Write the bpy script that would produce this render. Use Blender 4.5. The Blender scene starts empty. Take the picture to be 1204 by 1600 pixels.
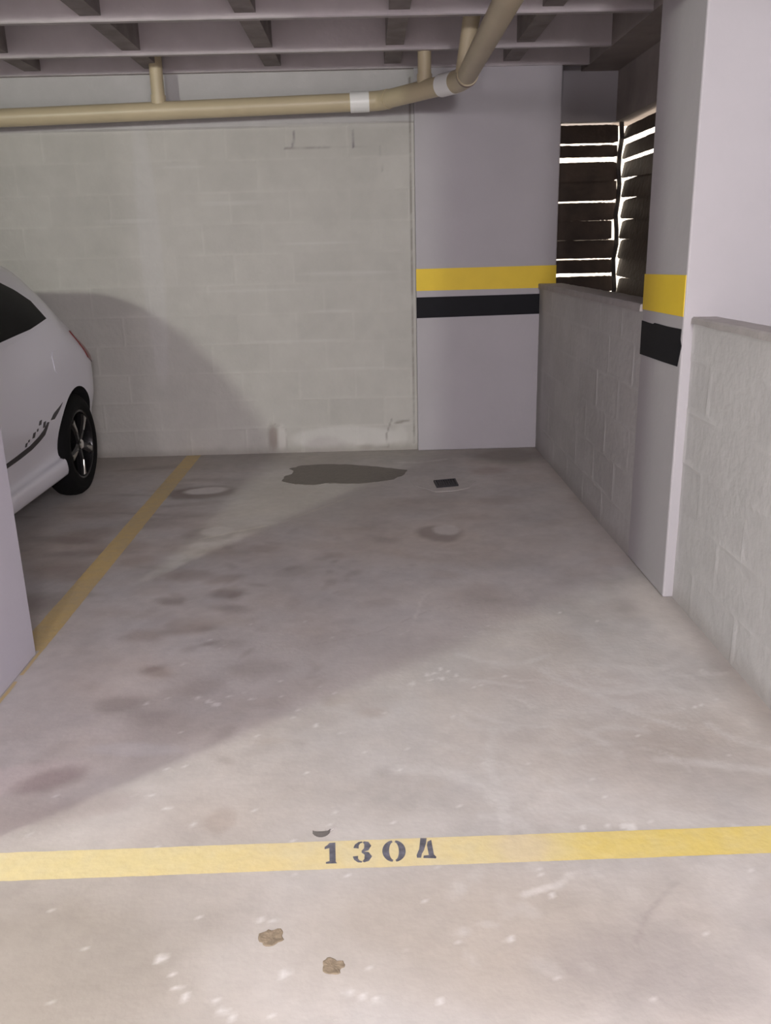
import bpy, bmesh, math, random
import numpy as np
from mathutils import Vector, Matrix

SC = bpy.context.scene
COL = SC.collection

# ------------------------------------------------------------------ camera
def make_camera():
    p, r, y = math.radians(16.9713), math.radians(-1.37755), math.radians(-0.73600)
    f = Vector((-math.sin(y) * math.cos(p), math.cos(y) * math.cos(p), -math.sin(p)))
    rt = Vector((math.cos(y), math.sin(y), 0))
    up = rt.cross(f)
    c, s = math.cos(r), math.sin(r)
    rt2 = rt * c + up * s
    up2 = up * c - rt * s
    f = up2.cross(rt2)
    cam = bpy.data.cameras.new('camera')
    cam.sensor_fit = 'HORIZONTAL'; cam.sensor_width = 36
    cam.lens = 1345.0 / 1204.0 * 36.0
    cam.clip_start = 0.05
    o = bpy.data.objects.new('camera', cam); COL.objects.link(o)
    m = Matrix((rt2, up2, -f)).transposed().to_4x4()
    m.translation = Vector((0, 0, 1.4))
    o.matrix_world = m
    SC.camera = o
make_camera()

# ------------------------------------------------------------------ light
SC.view_settings.view_transform = 'Standard'
SC.view_settings.look = 'None'
SC.view_settings.gamma = 1.0
SC.view_settings.use_curve_mapping = False
SC.view_settings.exposure = 0.0

world = bpy.data.worlds.new('world'); SC.world = world
world.use_nodes = True
bg = world.node_tree.nodes['Background']
bg.inputs[0].default_value = (1.0, 0.86, 0.70, 1)
bg.inputs[1].default_value = 2.6

def lamp(name, loc, power, radius, color):
    l = bpy.data.lights.new(name, 'POINT'); l.energy = power; l.shadow_soft_size = radius; l.color = color
    o = bpy.data.objects.new(name, l); COL.objects.link(o); o.location = loc
    return o
lamp('garage_and_fill_lamp', (-3.35, -0.08, 2.42), 330, 0.09, (0.96, 1.0, 0.86))
lamp('garage_and_fill_lamp', (-0.75, -2.0, 2.40), 190, 0.18, (1.0, 0.93, 0.98))
lamp('garage_and_fill_lamp', (0.95, -0.9, 2.40), 165, 0.28, (1.0, 0.94, 0.96))  # unseen fill lamp, added to light the pier face and car side
lamp('garage_and_fill_lamp', (0.85, -3.4, 2.35), 560, 0.35, (1.0, 0.95, 0.97))  # unseen fill lamp, added to brighten the car and far end

# ------------------------------------------------------------------ helpers
def tag(o, label=None, cat=None, group=None, kind=None):
    if label: o['label'] = label
    if cat: o['category'] = cat
    if group: o['group'] = group
    if kind: o['kind'] = kind
    return o

def empty(name, loc=(0, 0, 0)):
    o = bpy.data.objects.new(name, None); COL.objects.link(o); o.location = loc
    o.empty_display_size = 0.1
    return o

def link(name, me, mat, parent=None):
    o = bpy.data.objects.new(name, me); COL.objects.link(o)
    if mat is not None and len(me.materials) == 0: me.materials.append(mat)
    if parent is not None:
        o.parent = parent
        o.location = -parent_world(parent)
    return o

def parent_world(p):
    v = Vector((0, 0, 0))
    while p is not None:
        v += p.location; p = p.parent
    return v

def build(name, bm, mat, parent=None, smooth=None):
    me = bpy.data.meshes.new(name)
    bmesh.ops.recalc_face_normals(bm, faces=bm.faces[:])
    bm.to_mesh(me); bm.free()
    if smooth is not None:
        me.polygons.foreach_set('use_smooth', [True] * len(me.polygons))
        if smooth < 179: me.set_sharp_from_angle(angle=math.radians(smooth))
    return link(name, me, mat, parent)

def box(bm, a, b):
    (x0, y0, z0), (x1, y1, z1) = a, b
    vs = [bm.verts.new(p) for p in ((x0,y0,z0),(x1,y0,z0),(x1,y1,z0),(x0,y1,z0),(x0,y0,z1),(x1,y0,z1),(x1,y1,z1),(x0,y1,z1))]
    for f in ((0,3,2,1),(4,5,6,7),(0,1,5,4),(1,2,6,5),(2,3,7,6),(3,0,4,7)):
        bm.faces.new([vs[i] for i in f])
    return vs

def bevel_box(bm, a, b, w=0.006, seg=2):
    t = bmesh.new(); box(t, a, b)
    bmesh.ops.bevel(t, geom=t.edges[:], offset=w, segments=seg, profile=0.5, affect='EDGES')
    me = bpy.data.meshes.new('t'); t.to_mesh(me); t.free(); bm.from_mesh(me); bpy.data.meshes.remove(me)

def tube(bm, pts, rad, n=24, cap=True, inner=None):
    """swept round tube through pts; rad number or list"""
    pts = [Vector(p) for p in pts]
    rads = rad if isinstance(rad, (list, tuple)) else [rad] * len(pts)
    rings = []
    prev = None
    for i, p in enumerate(pts):
        d = (pts[min(i + 1, len(pts) - 1)] - pts[max(i - 1, 0)]).normalized()
        if prev is None:
            a = Vector((0, 0, 1)) if abs(d.z) < 0.9 else Vector((1, 0, 0))
        else: a = prev
        u = (a - d * a.dot(d)).normalized(); v = d.cross(u); prev = u
        rings.append([bm.verts.new(p + (u * math.cos(2*math.pi*k/n) + v * math.sin(2*math.pi*k/n)) * rads[i]) for k in range(n)])
    for r0, r1 in zip(rings, rings[1:]):
        for k in range(n):
            bm.faces.new((r0[k], r0[(k+1) % n], r1[(k+1) % n], r1[k]))
    if cap:
        bm.faces.new(rings[0][::-1]); bm.faces.new(rings[-1])

def prism(bm, poly, fn, t0, t1):
    """polygon (a,b) extruded between t0,t1, mapped by fn(a,b,t)"""
    lo = [bm.verts.new(fn(a, b, t0)) for a, b in poly]
    hi = [bm.verts.new(fn(a, b, t1)) for a, b in poly]
    n = len(poly)
    bm.faces.new(lo[::-1]); bm.faces.new(hi)
    for i in range(n): bm.faces.new((lo[i], lo[(i+1) % n], hi[(i+1) % n], hi[i]))

def hash2(ix, iy, seed):
    h = (ix.astype(np.int64) * 374761393 + iy.astype(np.int64) * 668265263 + seed * 1442695041) & 0x7fffffff
    h = (h ^ (h >> 13)) * 1274126177 & 0x7fffffff
    h = (h ^ (h >> 16)) & 0x7fffffff
    return (h % 100003) / 100003.0
def vnoise(x, y, s, seed):
    x = x / s + 1000.0; y = y / s + 1000.0
    ix, iy = np.floor(x), np.floor(y); fx, fy = x - ix, y - iy
    fx = fx*fx*(3-2*fx); fy = fy*fy*(3-2*fy)
    a = hash2(ix, iy, seed); b = hash2(ix+1, iy, seed); c = hash2(ix, iy+1, seed); d = hash2(ix+1, iy+1, seed)
    return (a*(1-fx)+b*fx)*(1-fy) + (c*(1-fx)+d*fx)*fy
def fbm(x, y, s, seed, oct=4):
    v = 0; w = 0.5; t = 0
    for i in range(oct):
        v = v + w * vnoise(x, y, s / 2**i, seed + 17*i); t += w; w *= 0.55
    return v / t - 0.5
def sstep(a, b, x):
    t = np.clip((x - a) / (b - a), 0, 1); return t*t*(3-2*t)

def paint_grid(us, vs, place, shade):
    """grid mesh data: us, vs 1-D coordinates; place(U,V,H)->xyz arrays; shade(U,V)->(rgb array, height array)"""
    U, V = np.meshgrid(us, vs)
    rgb, hgt = shade(U, V)
    P = np.stack(place(U, V, hgt), -1).reshape(-1, 3)
    nu, nv = len(us), len(vs)
    i = np.arange(nu-1)[None, :] + np.arange(nv-1)[:, None]*nu
    F = np.stack([i, i+1, i+1+nu, i+nu], -1).reshape(-1, 4)
    return P, F, rgb.reshape(-1, 3)

def mesh_np(name, parts, mat, parent=None, smooth=False):
    """parts: list of (P,F,rgb)"""
    Ps, Fs, Cs = [], [], []; off = 0
    for P, F, C in parts:
        P = np.asarray(P, float); Ps.append(P); Fs.append(np.asarray(F) + off); off += len(P)
        C = np.asarray(C, float)
        if C.ndim == 1: C = np.tile(C, (len(P), 1))
        Cs.append(C)
    P = np.concatenate(Ps); F = np.concatenate(Fs); C = np.concatenate(Cs)
    me = bpy.data.meshes.new(name)
    me.vertices.add(len(P)); me.vertices.foreach_set('co', P.astype(np.float32).ravel())
    me.loops.add(F.size); me.loops.foreach_set('vertex_index', F.astype(np.int32).ravel())
    me.polygons.add(len(F)); me.polygons.foreach_set('loop_start', (np.arange(len(F))*4).astype(np.int32))
    me.update(calc_edges=True)
    at = me.color_attributes.new('paint', 'FLOAT_COLOR', 'POINT')
    at.data.foreach_set('color', np.concatenate([C, np.ones((len(C), 1))], 1).astype(np.float32).ravel())
    me.polygons.foreach_set('use_smooth', [smooth]*len(F))
    me.validate()
    return link(name, me, mat, parent)

def box_np(a, b, skip=()):
    (x0, y0, z0), (x1, y1, z1) = a, b
    P = [(x0,y0,z0),(x1,y0,z0),(x1,y1,z0),(x0,y1,z0),(x0,y0,z1),(x1,y0,z1),(x1,y1,z1),(x0,y1,z1)]
    faces = {'bottom':(0,3,2,1),'top':(4,5,6,7),'front':(0,1,5,4),'right':(1,2,6,5),'back':(2,3,7,6),'left':(3,0,4,7)}
    return P, [f for k, f in faces.items() if k not in skip]

# ------------------------------------------------------------------ materials
def new_mat(name):
    m = bpy.data.materials.new(name); m.use_nodes = True
    nt = m.node_tree; b = nt.nodes['Principled BSDF']
    return m, nt, b
def N(nt, t, **kw):
    n = nt.nodes.new(t)
    for k, v in kw.items():
        if k in n.inputs: n.inputs[k].default_value = v
        else: setattr(n, k, v)
    return n

def surf(name, color, rough=0.6, metal=0.0, vary=0.06, scale=6.0, bump=0.0, bscale=60.0, attr=False, coat=0.0, spec=0.5):
    m, nt, b = new_mat(name)
    b.inputs['Roughness'].default_value = rough; b.inputs['Metallic'].default_value = metal
    b.inputs['Coat Weight'].default_value = coat; b.inputs['Specular IOR Level'].default_value = spec
    g = N(nt, 'ShaderNodeNewGeometry')
    nz = N(nt, 'ShaderNodeTexNoise'); nz.inputs['Scale'].default_value = scale; nz.inputs['Detail'].default_value = 6
    nt.links.new(g.outputs['Position'], nz.inputs['Vector'])
    mr = N(nt, 'ShaderNodeMapRange'); mr.inputs['From Min'].default_value = 0.25; mr.inputs['From Max'].default_value = 0.75
    mr.inputs['To Min'].default_value = 1 - vary; mr.inputs['To Max'].default_value = 1 + vary
    nt.links.new(nz.outputs['Fac'], mr.inputs['Value'])
    mx = N(nt, 'ShaderNodeVectorMath', operation='SCALE')
    if attr:
        a = N(nt, 'ShaderNodeAttribute', attribute_name='paint'); nt.links.new(a.outputs['Color'], mx.inputs[0])
    else: mx.inputs[0].default_value = color[:3]
    nt.links.new(mr.outputs[0], mx.inputs['Scale'])
    nt.links.new(mx.outputs[0], b.inputs['Base Color'])
    if bump:
        nb = N(nt, 'ShaderNodeTexNoise'); nb.inputs['Scale'].default_value = bscale; nb.inputs['Detail'].default_value = 5
        nt.links.new(g.outputs['Position'], nb.inputs['Vector'])
        bp = N(nt, 'ShaderNodeBump'); bp.inputs['Strength'].default_value = bump; bp.inputs['Distance'].default_value = 0.01
        nt.links.new(nb.outputs['Fac'], bp.inputs['Height']); nt.links.new(bp.outputs[0], b.inputs['Normal'])
    return m

M = dict(
    floor=surf('concrete_floor', None, 0.72, vary=0.05, scale=22, bump=0.10, bscale=60, attr=True, spec=0.35),
    block=surf('painted_block', None, 0.8, vary=0.035, scale=9, bump=0.35, bscale=30, attr=True, spec=0.3),
    plaster=surf('painted_plaster', (0.43, 0.41, 0.435), 0.75, vary=0.03, scale=4, bump=0.12, bscale=25),
    flange=surf('pale_rib_edge', (0.42, 0.38, 0.39), 0.6, vary=0.2, scale=6),
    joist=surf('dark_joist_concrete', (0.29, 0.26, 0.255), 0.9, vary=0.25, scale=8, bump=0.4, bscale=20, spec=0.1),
    ceil=surf('raw_ceiling_concrete', (0.58, 0.53, 0.55), 0.85, vary=0.13, scale=3.5, bump=0.4, bscale=20),
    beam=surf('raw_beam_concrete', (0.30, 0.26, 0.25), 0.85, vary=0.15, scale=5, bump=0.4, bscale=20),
    sill=surf('sill_cement', (0.40, 0.37, 0.37), 0.7, vary=0.12, scale=14, bump=0.3, bscale=50),
    lilac=surf('lilac_grey_plaster', (0.53, 0.51, 0.58), 0.75, vary=0.03, scale=4, bump=0.12, bscale=25),
    yband=surf('yellow_wall_paint', (0.80, 0.565, 0.03), 0.6, vary=0.04, scale=8),
    kband=surf('black_wall_paint', (0.008, 0.008, 0.011), 0.6, vary=0.1, scale=12, spec=0.15),
    line=surf('yellow_floor_paint', None, 0.6, vary=0.04, scale=30, bump=0.15, attr=True),
    digit=surf('black_stencil_paint', (0.13, 0.13, 0.16), 0.6, vary=0.45, scale=70),
    pvc=surf('cream_pvc', (0.52, 0.44, 0.295), 0.38, vary=0.06, scale=5),
    pvcw=surf('white_pvc', (0.85, 0.85, 0.84), 0.3, vary=0.02),
    joint=surf('pipe_joint_grime', (0.22, 0.15, 0.12), 0.6, vary=0.2, scale=30),
    board=surf('dark_board', (0.055, 0.036, 0.026), 0.6, vary=0.35, scale=8, bump=0.5, bscale=22),
    post=surf('dark_post', (0.04, 0.032, 0.03), 0.6),
    carw=surf('white_car_paint', (0.78, 0.78, 0.87), 0.28, vary=0.0, coat=0.6),
    glass=surf('tinted_car_glass', (0.006, 0.006, 0.007), 0.08, vary=0.0, spec=0.25),
    rubber=surf('tyre_rubber', (0.006, 0.006, 0.0065), 0.8, vary=0.1, scale=60, spec=0.15),
    rim=surf('dark_alloy', (0.022, 0.021, 0.023), 0.25, metal=0.6, vary=0.0),
    chrome=surf('polished_alloy', (0.75, 0.74, 0.72), 0.18, metal=1.0, vary=0.0),
    black=surf('black_plastic', (0.015, 0.015, 0.016), 0.5, vary=0.0),
    red=surf('red_lamp_lens', (0.22, 0.012, 0.01), 0.12, vary=0.0),
    decal=surf('black_decal', (0.02, 0.018, 0.024), 0.4, vary=0.0),
    glint=surf('glint_alloy', (0.42, 0.41, 0.38), 0.3, metal=1.0, vary=0.0),  # brighter metal for the imitated spoke highlights
    damp=surf('wet_cement', (0.150, 0.130, 0.112), 0.55, vary=0.12, scale=25, bump=0.3),
    grate=surf('dark_grate', (0.035, 0.033, 0.038), 0.5, metal=0.3, vary=0.2, scale=40),
    collar=surf('pale_grout', (0.52, 0.49, 0.475), 0.8, vary=0.08, scale=20, bump=0.3),
    dirt=surf('brown_dirt', (0.26, 0.205, 0.145), 0.9, vary=0.3, scale=60, bump=0.4, bscale=60),
    flake=surf('grey_flake', (0.11, 0.10, 0.095), 0.8, vary=0.2),
)

M['glass'].node_tree.nodes['Principled BSDF'].inputs['IOR'].default_value = 1.14

# ------------------------------------------------------------------ floor
XS = np.arange(-2.6, 1.9, 0.0125)
ys = [1.15]
while ys[-1] < 6.14: ys.append(ys[-1] + 0.0045 + 0.0028 * ys[-1])
ys[-1] = 6.14
YS = np.array(ys)

def blob(C, X, Y, x, y, rx, ry, rot, col, k, soft=0.5, seed=3, wob=0.5):
    """mix a stain of colour col into C; k opacity, soft edge fraction"""
    c, s = math.cos(rot), math.sin(rot)
    dx = (X-x)*c + (Y-y)*s; dy = -(X-x)*s + (Y-y)*c
    r = np.sqrt((dx/rx)**2 + (dy/ry)**2) + wob * fbm(X, Y, max(rx, ry)*0.7, seed)
    w = (1 - sstep(1-soft, 1+soft, r)) * k
    return C*(1-w[..., None]) + np.array(col)*w[..., None]
def stroke(C, X, Y, pts, width, col, k, seed=5):
    d = np.full(X.shape, 9.0)
    for (x0, y0), (x1, y1) in zip(pts, pts[1:]):
        L = (x1-x0)**2 + (y1-y0)**2
        t = np.clip(((X-x0)*(x1-x0) + (Y-y0)*(y1-y0))/L, 0, 1)
        d = np.minimum(d, np.hypot(X-x0-t*(x1-x0), Y-y0-t*(y1-y0)))
    w = (1 - sstep(width*0.4, width*1.4, d + width*0.8*fbm(X, Y, 0.05, seed))) * k * np.clip(0.5 + 2.0*fbm(X, Y, 0.07, seed+9)+0.3, 0, 1)
    return C*(1-w[..., None]) + np.array(col)*w[..., None]

BASE = np.array((0.515, 0.482, 0.462))
def floor_shade(X, Y):
    C = np.tile(BASE, X.shape + (1,))
    C = C * (1 + 0.26*fbm(X, Y, 1.1, 11)[..., None] + 0.32*fbm(X, Y, 0.22, 12)[..., None] + 0.17*fbm(X, Y, 0.05, 14)[..., None])
    wt = (fbm(X, Y, .45, 15, 5)*.16)[..., None]; C = C*(1 + wt*np.array((.6, -.1, -.9)))
    # warm / pink-brown dirt drifting over the left middle of the bay
    w = np.clip(1.8*fbm(X, Y, 0.5, 21) + 0.25, 0, 1) * (1 - sstep(-0.5, 0.35, X)) * sstep(1.9, 2.4, Y)
    C = C*(1-0.20*w[..., None]) + np.array((0.30, 0.235, 0.21))*(0.20*w[..., None])
    dk, br, lt = (0.225, 0.185, 0.165), (0.29, 0.225, 0.185), (0.66, 0.63, 0.61)
    # trodden dirty spots
    rnd = random.Random(4)
    for x, y, r, k in ((-.875,3.38,.05,.55),(-.644,3.454,.06,.6),(-.868,3.677,.09,.5),(-.78,2.741,.05,.5),(-1.041,5.124,.16,.35),
                       (-.55,4.02,.07,.35),(-.70,3.62,.06,.4),(-.60,3.28,.06,.45),(-.72,3.10,.07,.4),(-.9,3.05,.06,.4),(-.55,2.95,.05,.3),
                       (-.42,2.75,.08,.35),(-.60,2.62,.07,.35),(-.35,2.50,.05,.25),(-.85,2.52,.06,.4),(-.70,2.42,.07,.3),(-.2,3.9,.05,.3),
                       (.05,4.1,.06,.3),(.5,4.45,.09,.25),(.72,4.75,.10,.3),(.3,3.6,.07,.2),(.0,3.3,.06,.22),(-.05,2.50,.08,.3),(-.02,2.42,.04,.45),
                       (-1.5,4.3,.14,.45),(-1.3,4.1,.10,.45),(-1.45,3.8,.14,.5),(-1.2,4.5,.12,.4),(-1.6,4.8,.2,.3),(-1.15,3.9,.07,.4),(-1.5,3.4,.12,.5),
                       (-.62,4.35,.06,.3),(-.9,4.25,.07,.3)):
        C = blob(C, X, Y, x, y, r*1.25, r*0.8, rnd.uniform(-.6, .6), dk if rnd.random() < .5 else br, k, 0.55, rnd.randint(1, 99), 0.7)
    for i in range(60):
        x = rnd.uniform(-1.0, -0.1); y = rnd.uniform(2.1, 4.3)
        C = blob(C, X, Y, x, y, rnd.uniform(.02, .055), rnd.uniform(.012, .03), rnd.uniform(0, 3), dk, rnd.uniform(.12, .32), .6, rnd.randint(1, 99), .6)
    for i in range(30):
        x = rnd.uniform(-2.2, -1.0); y = rnd.uniform(3.4, 5.8)
        C = blob(C, X, Y, x, y, rnd.uniform(.08, .2), rnd.uniform(.02, .06), rnd.uniform(-.3, .3), dk, rnd.uniform(.15, .4), .6, rnd.randint(1, 99), .6)
    for i in range(230):
        y = rnd.uniform(1.2, 4.8); x = rnd.uniform(-1.15, 1.15); q_ = rnd.uniform(.02, .11)
        c = rnd.choice(((.30, .265, .25), (.36, .30, .25), (.60, .575, .56), (.40, .38, .385), (.62, .58, .55)))
        C = blob(C, X, Y, x, y, q_*rnd.uniform(.8, 1.8), q_*rnd.uniform(.4, .9), rnd.uniform(-.6, .6), c, rnd.uniform(.08, .26), .6, rnd.randint(1, 999), 1.1)
    # ring marks
    for x, y, rx, ry, kk in ((-1.041, 5.124, .17, .11, .75), (.359, 4.218, .085, .11, .6), (-.843, 4.305, .11, .10, .35)):
        C = blob(C, X, Y, x-.03, y-.03, rx*1.25, ry*1.25, .2, dk, kk, .25, 31, .5)
        C = blob(C, X, Y, x+.01, y+.02, rx*.8, ry*.75, .2, lt, min(1, kk*1.2), .2, 32, .4)
    # paler swept patch in the middle and beside the drain
    C = blob(C, X, Y, .1, 2.75, .5, .5, 0, (0.56,.53,.505), .35, .6, 41, .6)
    C = blob(C, X, Y, -.45, 4.9, .5, .5, .9, (0.545,.52,.475), .5, .5, 42, .5)
    C = blob(C, X, Y, -.2, 1.55, .45, .35, .2, (0.53,.50,.48), .35, .6, 43, .6)
    # darker greyish band along the back column and wall foot
    w = sstep(5.45, 5.95, Y + 0.25*fbm(X, Y, .3, 51)) * 0.45
    C = C*(1-w[..., None]) + np.array((0.29, 0.262, 0.225))*w[..., None]
    C = blob(C, X, Y, .95, 5.85, .24, .22, 0, (0.20,.18,.155), .6, .5, 52, .6)
    C = blob(C, X, Y, .75, 5.45, .12, .09, 0, (0.28,.2,.17), .4, .5, 53, .6)
    # grime along the foot of the right walls
    w = (1 - sstep(0.0, 0.10, 1.19 - X + 0.05*fbm(X, Y, .12, 55))) * 0.4
    C = C*(1-w[..., None]) + np.array((0.26, 0.22, 0.20))*w[..., None]
    C = blob(C, X, Y, 1.12, 3.15, .07, .35, 0, (0.60,.56,.53), .5, .4, 56, .5)
    # triangular pale/dark patch at the left foreground
    C = blob(C, X, Y, -1.02, 2.12, .16, .07, .25, (0.60,.53,.52), .6, .4, 61, .6)
    C = blob(C, X, Y, -.93, 2.10, .09, .05, .5, (0.27,.21,.20), .6, .5, 62, .7)
    C = blob(C, X, Y, -.80, 1.97, .14, .05, .3, (0.34,.28,.27), .4, .5, 63, .7)
    C = blob(C, X, Y, -.74, 2.25, .14, .035, -.1, (0.57,.56,.57), .45, .4, 64, .5)
    C = blob(C, X, Y, -.42, 1.90, .04, .05, 0, (0.36,.30,.26), .45, .35, 65, .5)
    # brown cast by the lower left and right foreground
    C = blob(C, X, Y, -.70, 1.42, .34, .28, 0, (0.33,.295,.255), .8, .6, 71, .7)
    C = blob(C, X, Y, .2, 1.5, .34, .18, 0, (0.41,.355,.30), .55, .6, 72, .7)
    C = blob(C, X, Y, .55, 1.38, .22, .12, -.3, (0.33,.30,.29), .6, .6, 73, .7)
    C = blob(C, X, Y, .8, 2.15, .3, .22, -.4, (0.40,.355,.33), .5, .6, 74, .7)
    C = blob(C, X, Y, .6, 2.55, .3, .12, -.2, (0.44,.38,.36), .35, .6, 75, .7)
    # pale curved tyre and broom scuffs on the right
    for i in range(40):
        x = rnd.uniform(.2, 1.05); y = rnd.uniform(1.75, 2.75); L = rnd.uniform(.06, .2); a = rnd.uniform(-.9, .1); b = rnd.uniform(-.5, .5)
        pts = [(x + L*t*math.cos(a + b*t), y + L*t*math.sin(a + b*t)) for t in (-1, -.5, 0, .5, 1)]
        C = stroke(C, X, Y, pts, rnd.uniform(.005, .022), (0.60,.58,.57), rnd.uniform(.2, .6), rnd.randint(1, 99))
    C = stroke(C, X, Y, [(.13, 3.05), (.19, 3.35), (.23, 3.4)], .006, lt, .6)
    C = stroke(C, X, Y, [(.31, 1.60), (.40, 1.63), (.43, 1.66)], .010, lt, .7)
    C = stroke(C, X, Y, [(.34, 2.3), (.30, 2.12), (.32, 1.95), (.30, 1.82)], .016, (0.58,.56,.55), .5)
    for i in range(16):
        x = rnd.uniform(.15, .5); y = rnd.uniform(1.35, 1.72)
        C = blob(C, X, Y, x, y, rnd.uniform(.01, .035), rnd.uniform(.008, .02), rnd.uniform(0, 3), (.60,.575,.56), rnd.uniform(.15, .4), .5, rnd.randint(1, 99), .6)
    # hairline cracks
    C = stroke(C, X, Y, [(.52, 1.45), (.57, 1.53), (.66, 1.62)], .007, (0.30,.26,.25), .4)
    C = stroke(C, X, Y, [(-.3, 2.9), (.0, 3.02), (.2, 3.2), (.5, 3.3)], .003, (0.3,.26,.25), .3)
    # paint specks
    def speck(x, y, r, k=0.7, c=(0.72,.70,.69)):
        r = r*.85
        nonlocal C
        C = blob(C, X, Y, x, y, r*1.2, r, rnd.uniform(0, 3), c, k, .35, rnd.randint(1, 99), .5)
    for x, y, r in ((-.53,2.50,.012),(-.42,2.53,.009),(.11,2.60,.012),(.165,2.66,.012),(.19,2.67,.01),(.21,2.63,.012),(.235,2.68,.01),(.26,2.65,.01),(.21,2.70,.01),
                    (.17,2.62,.008),(.43,2.63,.009),(-.20,2.35,.012),(-.76,2.52,.01),(-.60,2.55,.012),(-.56,2.52,.012),(-.50,2.55,.01),(-.15,2.55,.008),
                    (-.47,1.45,.012),(-.42,1.375,.008),(-.34,1.34,.008),(-.40,1.35,.01),(-.32,1.315,.010),(-.30,1.30,.009),(-.44,1.41,.006),
                    (.62,1.82,.016),(.60,1.825,.01),(.56,1.83,.008),(.50,1.825,.01),(.26,1.47,.010),(-.21,1.40,.011),(-.08,1.35,.009),(-.05,1.34,.008),(-.02,1.33,.008),
                    (-.57,1.96,.008),(-.63,2.02,.008),(-.49,1.89,.010),(-.28,1.55,.008),(-.245,1.545,.008),(.05,2.1,.008),(-.05,2.2,.006),(.1,1.32,.008)):
        speck(x, y, r)
    for i in range(150):
        y = rnd.uniform(1.25, 3.2); speck(rnd.uniform(-.9, 1.1), y, rnd.uniform(.003, .007), rnd.uniform(.35, .8))
    # chalky white mark behind the damp patch / by the wall foot
    C = stroke(C, X, Y, [(.15, 5.75), (.3, 5.72), (.5, 5.80)], .02, lt, .5)
    C = stroke(C, X, Y, [(-.9, 4.2), (-.5, 4.45), (-.15, 4.9)], .012, (0.6,.57,.5), .5)
    return np.clip(C, 0.02, 0.9), 0.0015*fbm(X, Y, .25, 91)

parts = [paint_grid(XS, YS, lambda U, V, H: (U, V, H*0), floor_shade)]
x0, x1, y1 = XS[0], XS[-1], YS[-1]
def quad(a, b): return ([(a[0],a[1],0),(b[0],a[1],0),(b[0],b[1],0),(a[0],b[1],0)], [(0,1,2,3)], BASE)
parts += [quad((-6.2, -6.2), (2.1, 1.15)), quad((-6.2, 1.15), (x0, 6.6)), quad((x1, 1.15), (2.1, 6.6)), quad((x0, y1), (x1, 6.6))]
P, F = box_np((-6.2, -6.2, -0.25), (2.1, 6.6, -0.002)); parts.append((P, F, BASE))
tag(mesh_np('floor', parts, M['floor']), kind='structure')

# ------------------------------------------------------------------ block walls
def block_shade(base, bl=0.40, bh=0.20, uo=0.0, vo=0.0, seed=1, joint=1.0, ridge=1.08):
    base = np.array(base)
    def f(U, V):
        row = np.floor((V+vo)/bh); fv = (V+vo)/bh - row
        uu = (U+uo)/bl + 0.5*(row % 2); col = np.floor(uu); fu = uu - col
        dj = np.minimum(np.minimum(fu, 1-fu)*bl, np.minimum(fv, 1-fv)*bh)
        patch = hash2(col, row, seed)-0.5
        n1, n2, n3 = fbm(U, V, .9, seed+1), fbm(U, V, .15, seed+2), fbm(U, V, .05, seed+3)
        k = (1 - sstep(.004, .013, dj)) * np.clip(.55 + 3.0*fbm(U, V, .35, seed+4), 0, 1) * joint
        C = base * (1 + .055*patch + .10*n1 + .08*n2 + .04*n3)[..., None]
        C = C * (1 + (ridge-1)*k)[..., None]
        return np.clip(C, .02, .9), 0.0025*k + .003*n2
    return f

def band(lo, hi, step): return np.unique(np.concatenate([np.arange(lo, hi, step), [hi]]))

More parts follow.
